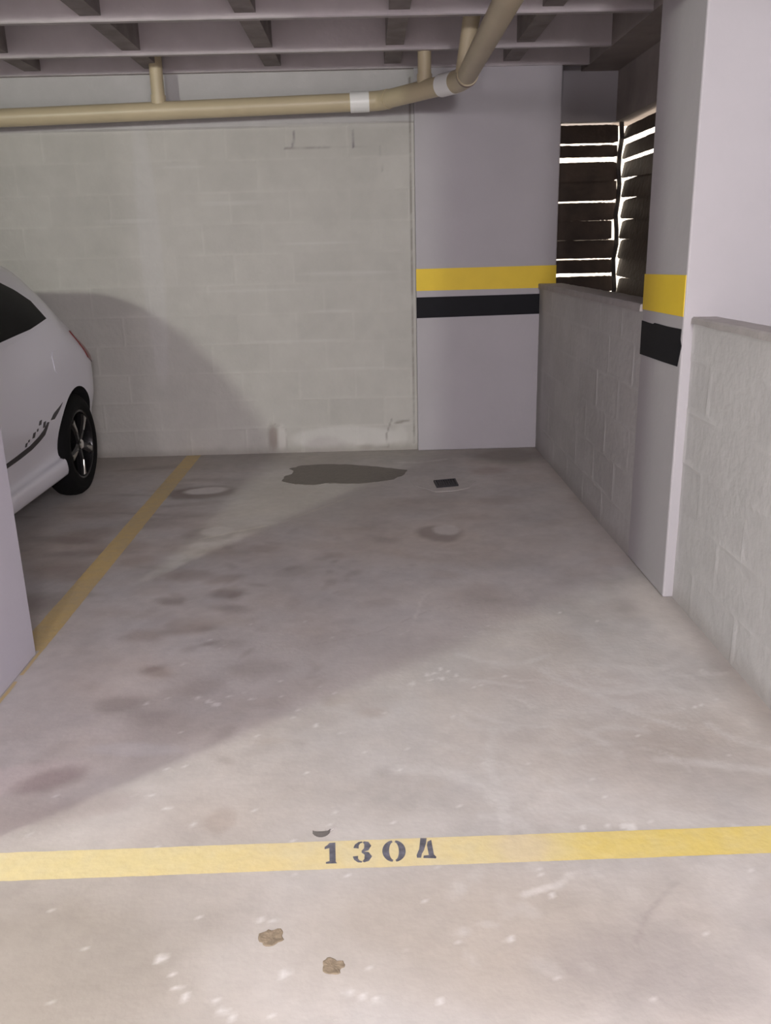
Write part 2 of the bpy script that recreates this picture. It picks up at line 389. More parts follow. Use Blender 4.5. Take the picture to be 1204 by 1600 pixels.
# back wall: infill of painted blocks, a flush strip of beam above z = 2.19
def back_shade(U, V):
    C, H = block_shade((0.475, 0.462, 0.435), uo=.11, vo=.01, seed=7, ridge=1.075)(U, V)
    up = sstep(2.185, 2.195, V - 0.006*(U))
    C = C*(1-up[..., None]) + (np.array((0.46, .45, .45))*(1+.08*fbm(U, V, .2, 5))[..., None])*up[..., None]
    H = H*(1-up) + .014*up
    # pale strip under the beam edge
    k = (1 - sstep(.0, .02, np.abs(V - 2.175))) * .35
    C = C*(1-k[..., None]) + np.array((.56, .55, .53))*k[..., None]
    def st(pts, w, c, k, s=5):
        nonlocal C; C = stroke(C, U, V, pts, w, c, k, s)
    st([(-.465, 2.145), (-.470, 2.06)], .006, (.10, .08, .11), .95)
    st([(-.075, 2.145), (-.078, 2.045)], .006, (.08, .06, .10), 1.0)
    st([(-.53, 2.052), (.04, 2.055)], .004, (.22, .19, .19), .7)
    st([(.10, 2.05), (.11, 1.90)], .005, (.30, .28, .28), .5)
    st([(.295, .05), (.30, 2.45)], .006, (.20, .18, .16), .8, 8)
    # patched foot of the wall: pale rectangles, a brown weep, broken mortar
    C = blob(C, U, V, -.19, .10, .38, .085, 0, (.62, .61, .59), .55, .15, 21, .12)
    C = blob(C, U, V, -.35, .05, .14, .07, 0, (.43, .40, .40), .5, .3, 22, .4)
    C = blob(C, U, V, -.72, .11, .035, .10, 0, (.26, .215, .19), .7, .45, 23, .5)
    C = blob(C, U, V, -.655, .11, .03, .10, 0, (.60, .58, .56), .6, .3, 24, .4)
    st([(-.755, .02), (-.755, .19), (-.70, .21), (-.63, .18), (-.62, .03)], .006, (.36, .33, .31), .7)
    st([(.14, .23), (.10, .12), (.11, .02), (.0, .02)], .006, (.28, .26, .24), .8)
    st([(.17, .20), (.26, .215)], .010, (.24, .22, .19), .8)
    C = blob(C, U, V, .20, .10, .05, .08, 0, (.58, .57, .54), .6, .3, 25, .4)
    C = blob(C, U, V, -.05, .03, .06, .02, 0, (.30, .27, .24), .5, .4, 26, .7)
    C = blob(C, U, V, -1.47, 1.4, .075, .9, 0, (.53, .52, .52), .35, .15, 27, .1)  # faint upright band of lamplight painted into the wall colour
    for i, (u, v, a, b) in enumerate(((-1.2,1.95,.12,.012),(-.9,1.72,.2,.012),(-.35,1.45,.25,.01),(-.15,1.25,.3,.012),(-.8,1.15,.3,.01),(-1.6,1.62,.2,.012),(-.5,.8,.3,.01),(-.1,.6,.2,.01),(-.25,1.0,.12,.01))):
        C = blob(C, U, V, u, v, a, b, 0, (.57, .56, .54), .45, .5, 30+i, .3)
    # grime at the foot
    w = (1 - sstep(0, .07, V + .04*fbm(U, V, .1, 61))) * .5
    C = C*(1-w[..., None]) + np.array((.27, .24, .21))*w[..., None]
    return np.clip(C, .02, .9), H
YB = 6.13
us, vs = band(-2.8, .34, .0125), band(0, 2.5, .0125)
p1 = paint_grid(us, vs, lambda U, V, H: (U, YB - H, V), back_shade)
bc = (0.475, 0.462, 0.435)
P, F = box_np((-2.8, YB+.01, 0), (.34, YB+.2, 2.86), ); 
P2, F2 = box_np((-6.2, YB, 0), (-2.8, YB+.2, 2.86))
P3, F3 = box_np((-2.8, YB-.014, 2.5), (.34, YB+.01, 2.86))
tag(mesh_np('wall_back', [p1, (P, F, bc), (P2, F2, bc), (P3, F3, bc)], M['block']), kind='structure')

# right parapet walls between the columns
def side_shade(base, seed, ridge):
    s0 = block_shade(base, uo=.13, vo=.02, seed=seed, ridge=ridge)
    def f(U, V):
        C, H = s0(U, V)
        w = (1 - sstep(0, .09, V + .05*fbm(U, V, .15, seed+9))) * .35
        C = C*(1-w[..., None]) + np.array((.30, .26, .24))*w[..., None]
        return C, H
    return f
def far_shade(U, V):
    C, H = side_shade((.53, .52, .515), 33, 1.05)(U, V)
    C = C * (1 + .22*fbm(U, V, .35, 36))[..., None]
    C = blob(C, U, V, 6.05, .6, .12, .7, 0, (.25, .24, .215), .5, .6, 37, .5)
    return np.clip(C, .02, .9), H
us, vs = band(3.76, 6.11, .015), band(0, 1.125, .015)
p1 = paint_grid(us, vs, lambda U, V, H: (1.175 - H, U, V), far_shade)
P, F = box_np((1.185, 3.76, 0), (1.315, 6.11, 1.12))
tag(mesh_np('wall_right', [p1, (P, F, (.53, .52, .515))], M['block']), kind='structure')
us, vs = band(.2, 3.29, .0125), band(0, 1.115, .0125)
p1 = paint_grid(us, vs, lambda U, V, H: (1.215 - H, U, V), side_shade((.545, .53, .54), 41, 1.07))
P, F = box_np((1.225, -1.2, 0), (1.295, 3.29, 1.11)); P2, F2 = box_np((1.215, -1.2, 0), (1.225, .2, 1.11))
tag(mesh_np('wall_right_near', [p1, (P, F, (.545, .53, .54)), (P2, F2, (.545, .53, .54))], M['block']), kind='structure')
# cement cappings
def sill(name, a, b, seed):
    bm = bmesh.new(); rnd = random.Random(seed)
    n = 40; prof = ((a[0], a[2]), (b[0], a[2]), (b[0], b[2]-.004), (b[0]-.006, b[2]), (a[0]+.006, b[2]), (a[0], b[2]-.006))
    rings = []
    for i in range(n+1):
        y = a[1] + (b[1]-a[1])*i/n
        rings.append([bm.verts.new((x + rnd.uniform(-.0015, .0015), y, z + rnd.uniform(-.0015, .0015))) for x, z in prof])
    for r0, r1 in zip(rings, rings[1:]):
        for k in range(6): bm.faces.new((r0[k], r0[(k+1) % 6], r1[(k+1) % 6], r1[k]))
    bm.faces.new(rings[0]); bm.faces.new(rings[-1][::-1])
    return tag(build(name, bm, M['sill']), kind='structure')
sill('trim_1', (1.163, 3.775, 1.118), (1.33, 6.10, 1.150), 1)
sill('trim_2', (1.203, -1.2, 1.108), (1.305, 3.27, 1.132), 2)

# rest of the shell (behind the camera and beyond the bay)
def struct_box(name, *boxes, mat='plaster'):
    bm = bmesh.new()
    for a, b in boxes: box(bm, a, b)
    return tag(build(name, bm, M[mat]), kind='structure')
struct_box('wall_left', ((-6.2, -6.2, 0), (-6.0, 6.13, 2.86)))
struct_box('wall_rear', ((-6.0, -6.2, 0), (1.95, -6.0, 2.86)))
struct_box('wall_right_parapet', ((1.76, 3.4, 0), (1.93, 6.33, .67)))
struct_box('wall_right_outer', ((1.78, -6.0, 0), (1.93, 3.268, 2.5)), ((1.78, 3.268, 0), (1.93, 3.39, 2.19)))
struct_box('wall_back_outer', ((.9, 6.34, 0), (1.93, 6.48, .67)))

# ------------------------------------------------------------------ ceiling: ribbed slab
bm = bmesh.new()
box(bm, (-6.2, -6.2, 2.86), (2.1, 6.6, 3.0))
rnd = random.Random(2)
yr = 6.115
ry = [6.09, 5.57]
y = 4.80
while y > -5.9: ry.append(y); y -= .765
for y in ry:
    # rib with a thin flange at its lower edge
    box(bm, (-6.0, y-.014, 2.508), (1.45, y+.014, 2.86))
tag(build('ceiling', bm, M['ceil']), kind='structure')
bm = bmesh.new()
for y in ry: box(bm, (-6.0, y-.020, 2.502), (1.45, y+.018, 2.508))
tag(build('trim_5', bm, M['flange']), kind='structure')
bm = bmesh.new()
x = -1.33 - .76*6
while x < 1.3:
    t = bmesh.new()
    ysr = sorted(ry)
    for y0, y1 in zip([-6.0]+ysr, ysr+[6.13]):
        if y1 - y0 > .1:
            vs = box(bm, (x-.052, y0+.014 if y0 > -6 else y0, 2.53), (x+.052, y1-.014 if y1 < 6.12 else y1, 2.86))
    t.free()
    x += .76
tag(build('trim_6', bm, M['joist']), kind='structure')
bm = bmesh.new()
box(bm, (1.45, -6.0, 2.50), (1.93, 3.27, 2.86))
box(bm, (1.45, 3.27, 2.50), (1.70, 6.30, 2.86))
box(bm, (1.70, 3.27, 2.19), (1.93, 6.55, 2.86))
tag(build('trim_3', bm, M['beam']), kind='structure')
struct_box('trim_4', ((.9, 6.30, 2.19), (1.70, 6.50, 2.86)))

# ------------------------------------------------------------------ columns
def column(name, label, a, b, w=.008, mat='plaster'):
    root = empty(name, ((a[0]+b[0])/2, (a[1]+b[1])/2, 0)); tag(root, label, 'column')
    bm = bmesh.new(); bevel_box(bm, a, b, w)
    build('shaft', bm, M[mat], root)
    return root
cb = column('concrete_column', 'white column on the back wall with yellow and black bands, left of the louvred opening', (.325, 6.085, 0), (1.284, 6.33, 2.86))
bm = bmesh.new(); prism(bm, [(.326,1.121),(1.284,1.122),(1.284,1.270),(.326,1.266)], lambda a, b, t: (a, t, b), 6.083, 6.0852)
o = build('yellow_band', bm, M['yband'], cb); o['label'] = 'yellow painted band'
bm = bmesh.new(); prism(bm, [(.326,.938),(1.175,.948),(1.175,1.083),(.326,1.078)], lambda a, b, t: (a, t, b), 6.083, 6.0852)
o = build('black_band', bm, M['kband'], cb); o['label'] = 'black painted band'
cr = column('concrete_column', 'tall white column standing between the two low right walls, yellow and black bands', (1.175, 3.27, 0), (1.70, 3.77, 2.86))
bm = bmesh.new(); prism(bm, [(3.276,1.132),(3.77,1.128),(3.77,1.274),(3.276,1.283)], lambda a, b, t: (t, a, b), 1.1728, 1.1752)
o = build('yellow_band', bm, M['yband'], cr); o['label'] = 'yellow painted band'
bm = bmesh.new(); prism(bm, [(3.77,1.081),(3.62,1.078),(3.60,1.084),(3.44,1.083),(3.285,1.086),(3.287,1.048),(3.272,1.024),(3.300,.944),(3.45,.941),(3.77,.938)], lambda a, b, t: (t, a, b), 1.1728, 1.1752)
o = build('black_band', bm, M['kband'], cr); o['label'] = 'black painted band with a ragged end'
column('concrete_column', 'flat grey lilac pier edge at the far left, in front of the white car', (-1.485, 1.62, 0), (-1.263, 2.913, 2.86), .006, 'lilac')

# ------------------------------------------------------------------ louvred screens of dark boards
def board(bm, p0, p1, z0a, z0b, h0, h1, thick, nrm, n=10, rnd=None, bow=.002, end=1):
    """long thin board from p0 to p1 (xy), lower edge z0a..z0b, heights h0..h1"""
    p0, p1, nrm = Vector(p0), Vector(p1), Vector(nrm)
    rings = []; cutk = rnd.uniform(.3, 1.5)
    for i in range(n+1):
        t = i/n; t = 1-(1-t)**1.7 if end > 0 else t**1.7; p = p0.lerp(p1, t); wob = rnd.uniform(-bow, bow)
        zl = z0a + (z0b-z0a)*t + wob; zh = zl + h0 + (h1-h0)*t + rnd.uniform(-bow, bow)
        q = p + nrm*thick
        e = (t if end > 0 else 1-t); L = (p1-p0).length*(1-e)      # worn corner near the post
        if L < .03: cut_ = .013*(1-L/.03)**.7*cutk; zl += cut_; zh -= cut_*.6
        lean = nrm*.018   # the lower edge leans into the room
        rings.append([bm.verts.new((a.x, a.y, z)) for a, z in ((p-lean, zl), (q-lean, zl+.004), (q, zh), (p, zh-.004))])
    for r0, r1 in zip(rings, rings[1:]):
        for k in range(4): bm.faces.new((r0[k], r0[(k+1) % 4], r1[(k+1) % 4], r1[k]))
    bm.faces.new(rings[0][::-1]); bm.faces.new(rings[-1])

rnd = random.Random(8)
# seam heights and gap sizes (left end, corner end)
Z0 = 2.188
seamsL = [(2.181, .002, .002), (2.056, .008, .007), (1.957, .030, .026), (1.820, -.012, -.010), (1.684, .007, .009), (1.560, -.012, .001), (1.430, -.004, -.001), (1.300, .007, .007), (1.193, .026, .018), (1.074, -.010, -.006), (.93, -.01, -.01), (.79, .0, .0), (.68, .0, .0)]
sl = empty('louvre_screen', (1.50, 6.36, .68)); tag(sl, 'dark boarded louvre screen facing us in the opening at the back', 'louvre')
def screen(root, seams, at, nrm, ragged, end):
    for (za, ga, gb), (zb, gc, gd) in zip(seams, seams[1:]):
        r = ragged()
        p0, p1 = at(r)
        bm = bmesh.new()
        lo0, lo1 = zb + gc/2, zb + gd/2
        hi0, hi1 = za - ga/2, za - gb/2
        board(bm, p0, p1, lo0, lo1, hi0-lo0, hi1-lo1, .012, nrm, n=40, rnd=rnd, bow=.0012, end=end)
        build('board', bm, M['board'], root)
screen(sl, seamsL, lambda r: ((1.05, 6.36, 0), (1.742 + r, 6.36, 0)), (0, 1, 0), lambda: rnd.choice((-.020, -.008, .0, .004, .008, -.014)), 1)
seamsR = [(2.170, .008, .002), (2.065, .028, .014), (1.945, .014, .016), (1.825, .016, -.075), (1.697, .018, -.08), (1.560, .014, -.07), (1.430, .007, -.06), (1.300, -.002, -.02), (1.175, .014, -.06), (1.050, .010, .004), (.93, -.01, -.01), (.79, .0, .0), (.68, 0, 0)]
sr = empty('louvre_screen', (1.79, 5.1, .68)); tag(sr, 'dark boarded louvre screen receding along the right side behind the low wall', 'louvre')
screen(sr, seamsR, lambda r: ((1.785, 6.345 + r, 0), (1.785, 5.0, 0)), (1, 0, 0), lambda: rnd.choice((-.03, -.01, 0, .012, .006, -.02)), -1)
bm = bmesh.new(); box(bm, (1.79, 3.41, .70), (1.81, 5.02, 2.188)); build('board', bm, M['board'], sr)
bm = bmesh.new()
rings = []
for i in range(16):
    z = .70 + (2.188-.70)*i/15; dx = .009*math.sin(i*1.9) ; dy = .006*math.cos(i*2.3)
    rings.append([bm.verts.new((1.744+dx+a, 6.318+dy+b, z)) for a, b in ((-.013, -.011), (.013, -.011), (.013, .011), (-.013, .011))])
for r0, r1 in zip(rings, rings[1:]):
    for k in range(4): bm.faces.new((r0[k], r0[(k+1) % 4], r1[(k+1) % 4], r1[k]))
bm.faces.new(rings[0]); bm.faces.new(rings[-1])
tag(build('louvre_post', bm, M['post']), 'thin dark wavy post in the corner between the two louvre screens', 'post')

# ------------------------------------------------------------------ drain pipe under the ceiling
pipe = empty('drain_pipe', (0.0, 5.95, 2.29)); tag(pipe, 'cream plastic drain pipe hung under the ceiling, bending towards us', 'pipe')
R_ = .054
A0, A1 = Vector((-5.9, 5.95, 2.17)), Vector((.005, 5.95, 2.292))
B1 = Vector((.115, 5.945, 2.296)); B2 = Vector((.530, 5.395, 2.302))
C1 = Vector((.572, 5.20, 2.304)); C2 = Vector((.552, -1.0, 2.335))
def pipe_part(name, pts, rad, mat='pvc', n=32):
    bm = bmesh.new(); tube(bm, pts, rad, n); return build(name, bm, M[mat], pipe, smooth=35)
def arc(p, a, b, k=8):
    return [p*0 + a*(1-t)**2 + p*2*t*(1-t) + b*t*t for t in [i/k for i in range(k+1)]]
pipe_part('pipe_run', [A0, A1], R_)
el1 = pipe_part('elbow', [A1] + arc(B1, B1-(B1-A1).normalized()*.05, B1+(B2-B1).normalized()*.07), R_+.004)
pipe_part('pipe_run', [B1+(B2-B1).normalized()*.06, B2], R_)
el2 = pipe_part('elbow', arc(Vector((.568, 5.335, 2.303)), B2-(B2-B1).normalized()*.03, C1+Vector((0, -.02, 0)), 10), R_+.006)
pipe_part('pipe_run', [C1, C2], R_)
d = (A1-A0).normalized()
cp = pipe_part('coupling', [A1-d*.09, A1-d*.088, A1+d*.03, A1+d*.032], [R_, R_+.007, R_+.007, R_], 'pvcw'); cp['label'] = 'white pipe coupling'
d = (B2-B1).normalized()
cp = pipe_part('coupling', [B2-d*.13, B2-d*.128, B2-d*.01, B2-d*.008], [R_, R_+.008, R_+.008, R_+.003], 'pvcw'); cp['label'] = 'white pipe coupling'
e = (C1-Vector((.568, 5.335, 2.303))).normalized()
pipe_part('joint_ring', [C1+Vector((0, .02, 0)), C1+Vector((0, -.004, 0))], [R_+.0075, R_+.0075], 'joint')['label'] = 'dark grimy joint'
for (x, yy, z, zt, r, dx) in ((-1.285, 5.95, 2.27, 2.86, .041, .0), (.365, 5.62, 2.30, 2.86, .040, .0)):
    pipe_part('riser', [(x, yy, z), (x+dx, yy, zt)], r)
    pipe_part('tee_socket', [(x, yy, z+.035), (x, yy, z+.085)], r+.005)
pipe_part('riser', [(.545, 5.19, 2.31), (.56, 5.17, 2.42), (.584, 5.12, 2.56), (.588, 5.11, 2.60), (.588, 5.11, 2.86)], [.040, .040, .046, .052, .052])

# ------------------------------------------------------------------ painted lines on the floor
def line_paint(X, Y, base, lo, seed, wear):
    n = fbm(X, Y, .35, seed); m = fbm(X, Y, .03, seed+3)
    w = np.clip(wear + 1.3*n + .8*m, 0, 1)[..., None]
    return np.array(base)*(1-w) + np.array(lo)*w
def edge_wob(t, seed): return .0025*fbm(t, t*0, .08, seed) + .002*fbm(t, t*0, .02, seed+5)
xs = band(-1.25, 1.2, .008)
def place(U, V, H):
    # V 0..1 across
    y0 = 1.7045 + .0055*U + edge_wob(U, 3); y1 = 1.8045 + .0048*U + edge_wob(U, 7)
    return U, y0 + (y1-y0)*V, 0.0012 + 0*U
def shade(U, V):
    C = line_paint(U, V*.1, (.72, .60, .31), (.68, .61, .42), 5, .45)
    k = sstep(.05, .6, U + .2*fbm(U, V*.1, .1, 77))[..., None]; C = C*(1-k) + line_paint(U, V*.1, (.71, .565, .18), (.68, .58, .30), 9, .2)*k
    C = blob(C, U, V*.1, .34, .05, .07, .06, 0, (.66, .56, .40), .7, .5, 4, .6)
    C = blob(C, U, V*.1, -.7, .05, .3, .10, 0, (.73, .64, .32), .4, .5, 4, .6)
    return np.clip(C, 0, .9), U*0
pt = paint_grid(xs, np.linspace(0, 1, 13), place, shade)
fl_ = empty('painted_line', (0, 1.755, 0)); tag(fl_, 'yellow painted line across the floor with stencilled bay number 1304', 'floor line')
mesh_np('stripe', [pt], M['line'], fl_)

def flat(a, b, t): return (a, b, t)
def ribbon(pts, ws):
    L, Rr = [], []
    for i, (x, y) in enumerate(pts):
        a = pts[max(i-1, 0)]; b = pts[min(i+1, len(pts)-1)]
        dx, dy = b[0]-a[0], b[1]-a[1]; l = math.hypot(dx, dy); nx, ny = -dy/l, dx/l
        L.append((x+nx*ws[i]/2, y+ny*ws[i]/2)); Rr.append((x-nx*ws[i]/2, y-ny*ws[i]/2))
    return L + Rr[::-1]
def digit(name_label, polys):
    bm = bmesh.new()
    for p in polys: prism(bm, p, flat, .0011, .0019)
    o = build('stencilled_digit', bm, M['digit'], fl_); o['label'] = name_label
digit('black stencilled digit 1', [[(-.1347,1.7967),(-.1205,1.7976),(-.117,1.7287),(-.1138,1.7226),(-.1401,1.7224),(-.1404,1.7276),(-.1319,1.7309),(-.1344,1.7785),(-.1457,1.7744),(-.146,1.7822),(-.1396,1.789)]])
digit('black stencilled digit 3', [
    ribbon([(-.0690,1.7745),(-.0672,1.7860),(-.0610,1.7945),(-.0540,1.7965)], [.013,.010,.006,.004]),
    ribbon([(-.0510,1.7965),(-.0440,1.7925),(-.0405,1.7820),(-.0440,1.7690),(-.0545,1.7615)], [.005,.013,.017,.013,.004]),
    ribbon([(-.0545,1.7600),(-.0430,1.7540),(-.0390,1.7430),(-.0430,1.7310),(-.0510,1.7248)], [.004,.013,.018,.013,.005]),
    ribbon([(-.0540,1.7245),(-.0620,1.7265),(-.0685,1.7350),(-.0700,1.7450)], [.004,.007,.010,.013])])
def crescent(cx, cy, s):
    out, inn = [], []
    for i in range(15):
        a = math.radians(97 + (263-97)*i/14)
        out.append((cx + s*.027*-math.cos(a)*-1, cy + .0385*math.sin(a)))
        inn.append((cx + s*(.0105*math.cos(a)), cy + .0325*math.sin(a)))
    return out + inn[::-1]
digit('black stencilled digit 0', [crescent(.0220, 1.7600, 1), crescent(.0248, 1.7600, -1)])
digit('black stencilled digit 4', [[(.0900,1.804),(.1055,1.8032),(.1030,1.7860),(.0965,1.7600),(.0905,1.7470),(.0875,1.7325),(.0780,1.7328),(.0775,1.7420),(.0850,1.7640)],
    [(.1071,1.7900),(.1165,1.7960),(.1192,1.7420),(.1244,1.7336),(.123,1.7284),(.093,1.7314),(.0946,1.7396),(.1069,1.7405),(.1045,1.7771)]])

ysl = band(1.75, 6.12, .012)
def place(U, V, H):
    x0 = -1.352 + edge_wob(U, 13)*1.6; x1 = -1.248 + edge_wob(U, 17)*1.6
    return x0 + (x1-x0)*V, U, .0012 + 0*U
def shade(U, V):
    C = line_paint(U, V*.1, (.60, .45, .20), (.46, .38, .25), 25, .35)
    return np.clip(C, 0, .9), U*0
P, F, C = paint_grid(ysl, np.linspace(0, 1, 9), place, shade)
# stand clear of the pier foot
keep = [f for f in F if not (P[f[0]][0] < -1.262 and P[f[0]][1] < 2.93)]
o = mesh_np('painted_line', [(P, np.array(keep)[:, ::-1], C)], M['line'])
tag(o, 'worn yellow line running along the floor beside the white car to the back wall', 'floor line')

# ------------------------------------------------------------------ damp patch, drain, chipped spots
def wob_poly(poly, sub, amp, seed):
    rnd = random.Random(seed); out = []
    n = len(poly)
    for i in range(n):
        a, b = poly[i], poly[(i+1) % n]
        for k in range(sub):
            t = k/sub; j = amp if k else 0
            out.append((a[0]+(b[0]-a[0])*t+rnd.uniform(-j, j), a[1]+(b[1]-a[1])*t+rnd.uniform(-j, j)))
    return out
pud = [(-.588,5.321),(-.575,5.449),(-.537,5.495),(-.536,5.581),(-.567,5.637),(-.495,5.718),(-.365,5.74),(-.19,5.72),(-.015,5.646),(.121,5.577),(.221,5.514),(.191,5.399),(.126,5.292),(.024,5.24),(-.097,5.206),(-.197,5.217),(-.299,5.243),(-.377,5.205),(-.491,5.233)]
bm = bmesh.new(); prism(bm, wob_poly(pud, 4, .006, 3), flat, .0, .003)
tag(build('damp_patch', bm, M['damp']), 'large dark brown damp cement patch on the floor before the back wall', 'patch')
dr = empty('floor_drain', (.445, 5.145, 0)); tag(dr, 'small black rectangular drain in pale grout on the floor', 'drain')
bm = bmesh.new(); prism(bm, wob_poly([(.228,5.26),(.334,5.33),(.388,5.264),(.52,5.282),(.643,5.19),(.58,5.043),(.501,4.985),(.365,4.965),(.258,5.109)], 4, .008, 5), flat, 0, .0022)
build('grout_collar', bm, M['collar'], dr)['label'] = 'pale grout collar'
g = bmesh.new()
q = [(.372,5.203),(.511,5.235),(.516,5.082),(.380,5.051)]
def lerp(a, b, t): return (a[0]+(b[0]-a[0])*t, a[1]+(b[1]-a[1])*t)
def cell(u0, u1, v0, v1):
    f = lambda u, v: lerp(lerp(q[3], q[2], u), lerp(q[0], q[1], u), v)
    return [f(u0, v0), f(u1, v0), f(u1, v1), f(u0, v1)]
prism(g, cell(0, 1, 0, 1), flat, .002, .005)
for a in ((0, 1, 0, .1), (0, 1, .9, 1), (0, .08, .1, .9), (.92, 1, .1, .9)): prism(g, cell(*a), flat, .005, .012)
for k in range(7): u = .14 + k*.11; prism(g, cell(u, u+.05, .1, .9), flat, .005, .010)
build('grate', g, M['grate'], dr)

def spot(name, label, cx, cy, rx, ry, rot, seed, mat, cat):
    rnd = random.Random(seed); bm = bmesh.new()
    n = 26; ring = []
    c, s = math.cos(rot), math.sin(rot)
    prof = [rnd.uniform(.55, 1.25) for _ in range(n)]
    prof = [(prof[i-1]+2*prof[i]+prof[(i+1) % n])/4*rnd.uniform(.94, 1.06) for i in range(n)]
    rows = []
    for rr, z in ((1.0, .0003), (.9, .0010), (.5, .0008), (.2, .0006)):
        row = []
        for i in range(n):
            a = 2*math.pi*i/n; x = rx*rr*prof[i]*math.cos(a); y = ry*rr*prof[i]*math.sin(a)
            row.append(bm.verts.new((cx+x*c-y*s, cy+x*s+y*c, z + rnd.uniform(0, .0008)*(rr < 1))))
        rows.append(row)
    for r0, r1 in zip(rows, rows[1:]):
        for i in range(n): bm.faces.new((r0[i], r0[(i+1) % n], r1[(i+1) % n], r1[i]))
    bm.faces.new(rows[-1]); bm.faces.new(rows[0][::-1])
    return tag(build(name, bm, M[mat]), label, cat)
spot('floor_chip', 'flat brown chipped spot in the foreground floor, the left one of two below the number', -.245, 1.500, .031, .026, .3, 3, 'dirt', 'floor chip')
spot('floor_chip', 'ragged brown chipped spot in the foreground floor, the right one nearest to us', -.112, 1.415, .026, .025, .1, 12, 'dirt', 'floor chip')
ch = empty('peeled_paint_flake', (-.158, 1.842, 0)); tag(ch, 'small curled grey flake touching the upper edge of the yellow line', 'flake')
bm = bmesh.new()
rows = []
for i in range(9):
    t = i/8; a = -2.6 + 2.4*t
    w = .009*math.sin(math.pi*(.15+.75*t))
    c0 = Vector((-.158 + .024*math.cos(a), 1.846 + .020*math.sin(a)*.8 + .004, 0))
    rows.append([bm.verts.new((c0.x, c0.y - w*1.5, .0008)), bm.verts.new((c0.x, c0.y, .006)), bm.verts.new((c0.x, c0.y + w, .0008))])
for r0, r1 in zip(rows, rows[1:]):
    for k in range(2): bm.faces.new((r0[k], r0[k+1], r1[k+1], r1[k]))
    bm.faces.new((r0[2], r0[0], r1[0], r1[2]))
bm.faces.new(rows[0]); bm.faces.new(rows[-1][::-1])
build('curl', bm, M['flake'], ch)
bm = bmesh.new(); prism(bm, wob_poly([(-.148, 1.848), (-.130, 1.862), (-.126, 1.850), (-.138, 1.840)], 3, .002, 2), flat, .0005, .003)
build('pale_tip', bm, M['collar'], ch)['label'] = 'pale tip of the flake'

# ------------------------------------------------------------------ white hatchback
CX = -2.60          # car centre line; body axis along Y, tail towards the back wall
def smooth_tab(tab):
    ys_ = [r[0] for r in tab]
    arr = np.array([r[1:] for r in tab], float)
    def f(y):
        i = int(np.searchsorted(ys_, y, side='right')) - 1
        i = max(0, min(i, len(ys_)-2))
        t = (y-ys_[i])/(ys_[i+1]-ys_[i])
        m0 = (arr[i+1]-arr[max(i-1, 0)])/(ys_[i+1]-ys_[max(i-1, 0)])*(ys_[i+1]-ys_[i])
        j = min(i+2, len(ys_)-1)
        m1 = (arr[j]-arr[i])/(ys_[j]-ys_[i])*(ys_[i+1]-ys_[i])
        return (2*t**3-3*t**2+1)*arr[i] + (t**3-2*t**2+t)*m0 + (-2*t**3+3*t**2)*arr[i+1] + (t**3-t**2)*m1
    return f
# y, half width, bottom z, belt z, belt width factor, roof z, roof-edge half width
TAB = [
 (1.84, .56, .34, .60, .96, .64, .40),
 (1.88, .66, .25, .66, .96, .71, .46),
 (1.98, .76, .21, .74, .95, .80, .54),
 (2.20, .825, .20, .77, .93, .83, .60),
 (2.55, .848, .20, .85, .93, .90, .64),
 (2.80, .850, .20, .90, .93, .96, .66),
 (3.05, .850, .20, .925, .93, 1.13, .66),
 (3.40, .850, .20, .945, .93, 1.33, .635),
 (3.75, .850, .20, .965, .93, 1.435, .61),
 (4.10, .850, .20, .985, .93, 1.455, .60),
 (4.50, .850, .20, 1.015, .93, 1.445, .60),
 (4.85, .850, .20, 1.050, .93, 1.41, .595),
 (5.10, .850, .21, 1.068, .92, 1.375, .59),
 (5.22, .848, .22, 1.050, .905, 1.335, .59),
 (5.34, .845, .24, 1.015, .895, 1.235, .59),
 (5.46, .838, .26, .975, .885, 1.130, .60),
 (5.58, .816, .28, .925, .875, 1.030, .60),
 (5.68, .775, .30, .90, .88, .945, .57),
 (5.75, .71, .32, .83, .88, .86, .52),
 (5.79, .64, .36, .76, .88, .78, .46)]
tabf = smooth_tab(TAB)
def section(y):
    hw, zb, zs, bf, zr, rw = tabf(y)
    belt = hw*bf
    mid = (zs-zb); tk = 1 - .07*max(0, min(1, (y-5.15)/.3))
    P = [(0, zb), (hw*.6, zb), (hw*.93, zb), (hw*.995*tk, zb+.012), (hw*.998*tk, zb+.085*mid/.8), (hw*.952, zb+.112*mid/.8), (hw*.955, zb+.20*mid/.8), (hw*.990, zb+.36*mid/.8), (hw*.998, zb+.55*mid/.8),
         (hw*.985, zb+.66*mid/.8), (belt+.018, zs-.035), (belt, zs)]
    rz = zr - .06
    k = max(0, min(1, (zr-zs)/.3))
    rz = zr - .02 - .05*k
    for t in (.3, .6, .88): 
        P.append((belt+(rw-belt)*t + .012*math.sin(math.pi*t), zs+(rz-zs)*t))
    P += [(rw-.01, rz+.012*k), (rw*.86, zr-.012), (rw*.5, zr), (0, zr+.006)]
    # densify with Catmull-Rom
    out = []
    n = len(P)
    for i in range(n-1):
        p0, p1, p2, p3 = [np.array(P[max(0, min(n-1, j))]) for j in (i-1, i, i+1, i+2)]
        for s in range(4):
            t = s/4
            out.append(.5*((2*p1)+(-p0+p2)*t+(2*p0-5*p1+4*p2-p3)*t*t+(-p0+3*p1-3*p2+p3)*t**3))
    out.append(np.array(P[-1]))
    return np.array(out)
def side_x(y, z):
    s = section(y)[8:]
    zz = s[:, 1]; xx = s[:, 0]
    o = np.maximum.accumulate(zz + np.arange(len(zz))*1e-6)
    return float(np.interp(z, o, xx))
car = empty('hatchback_car', (CX, 3.82, 0))
tag(car, 'white compact car parked at the left, tail towards the back wall', 'car')
stations = np.unique(np.concatenate([np.linspace(1.84, 2.3, 16), np.linspace(2.3, 5.2, 60), np.linspace(5.2, 5.79, 30)]))
bm = bmesh.new()
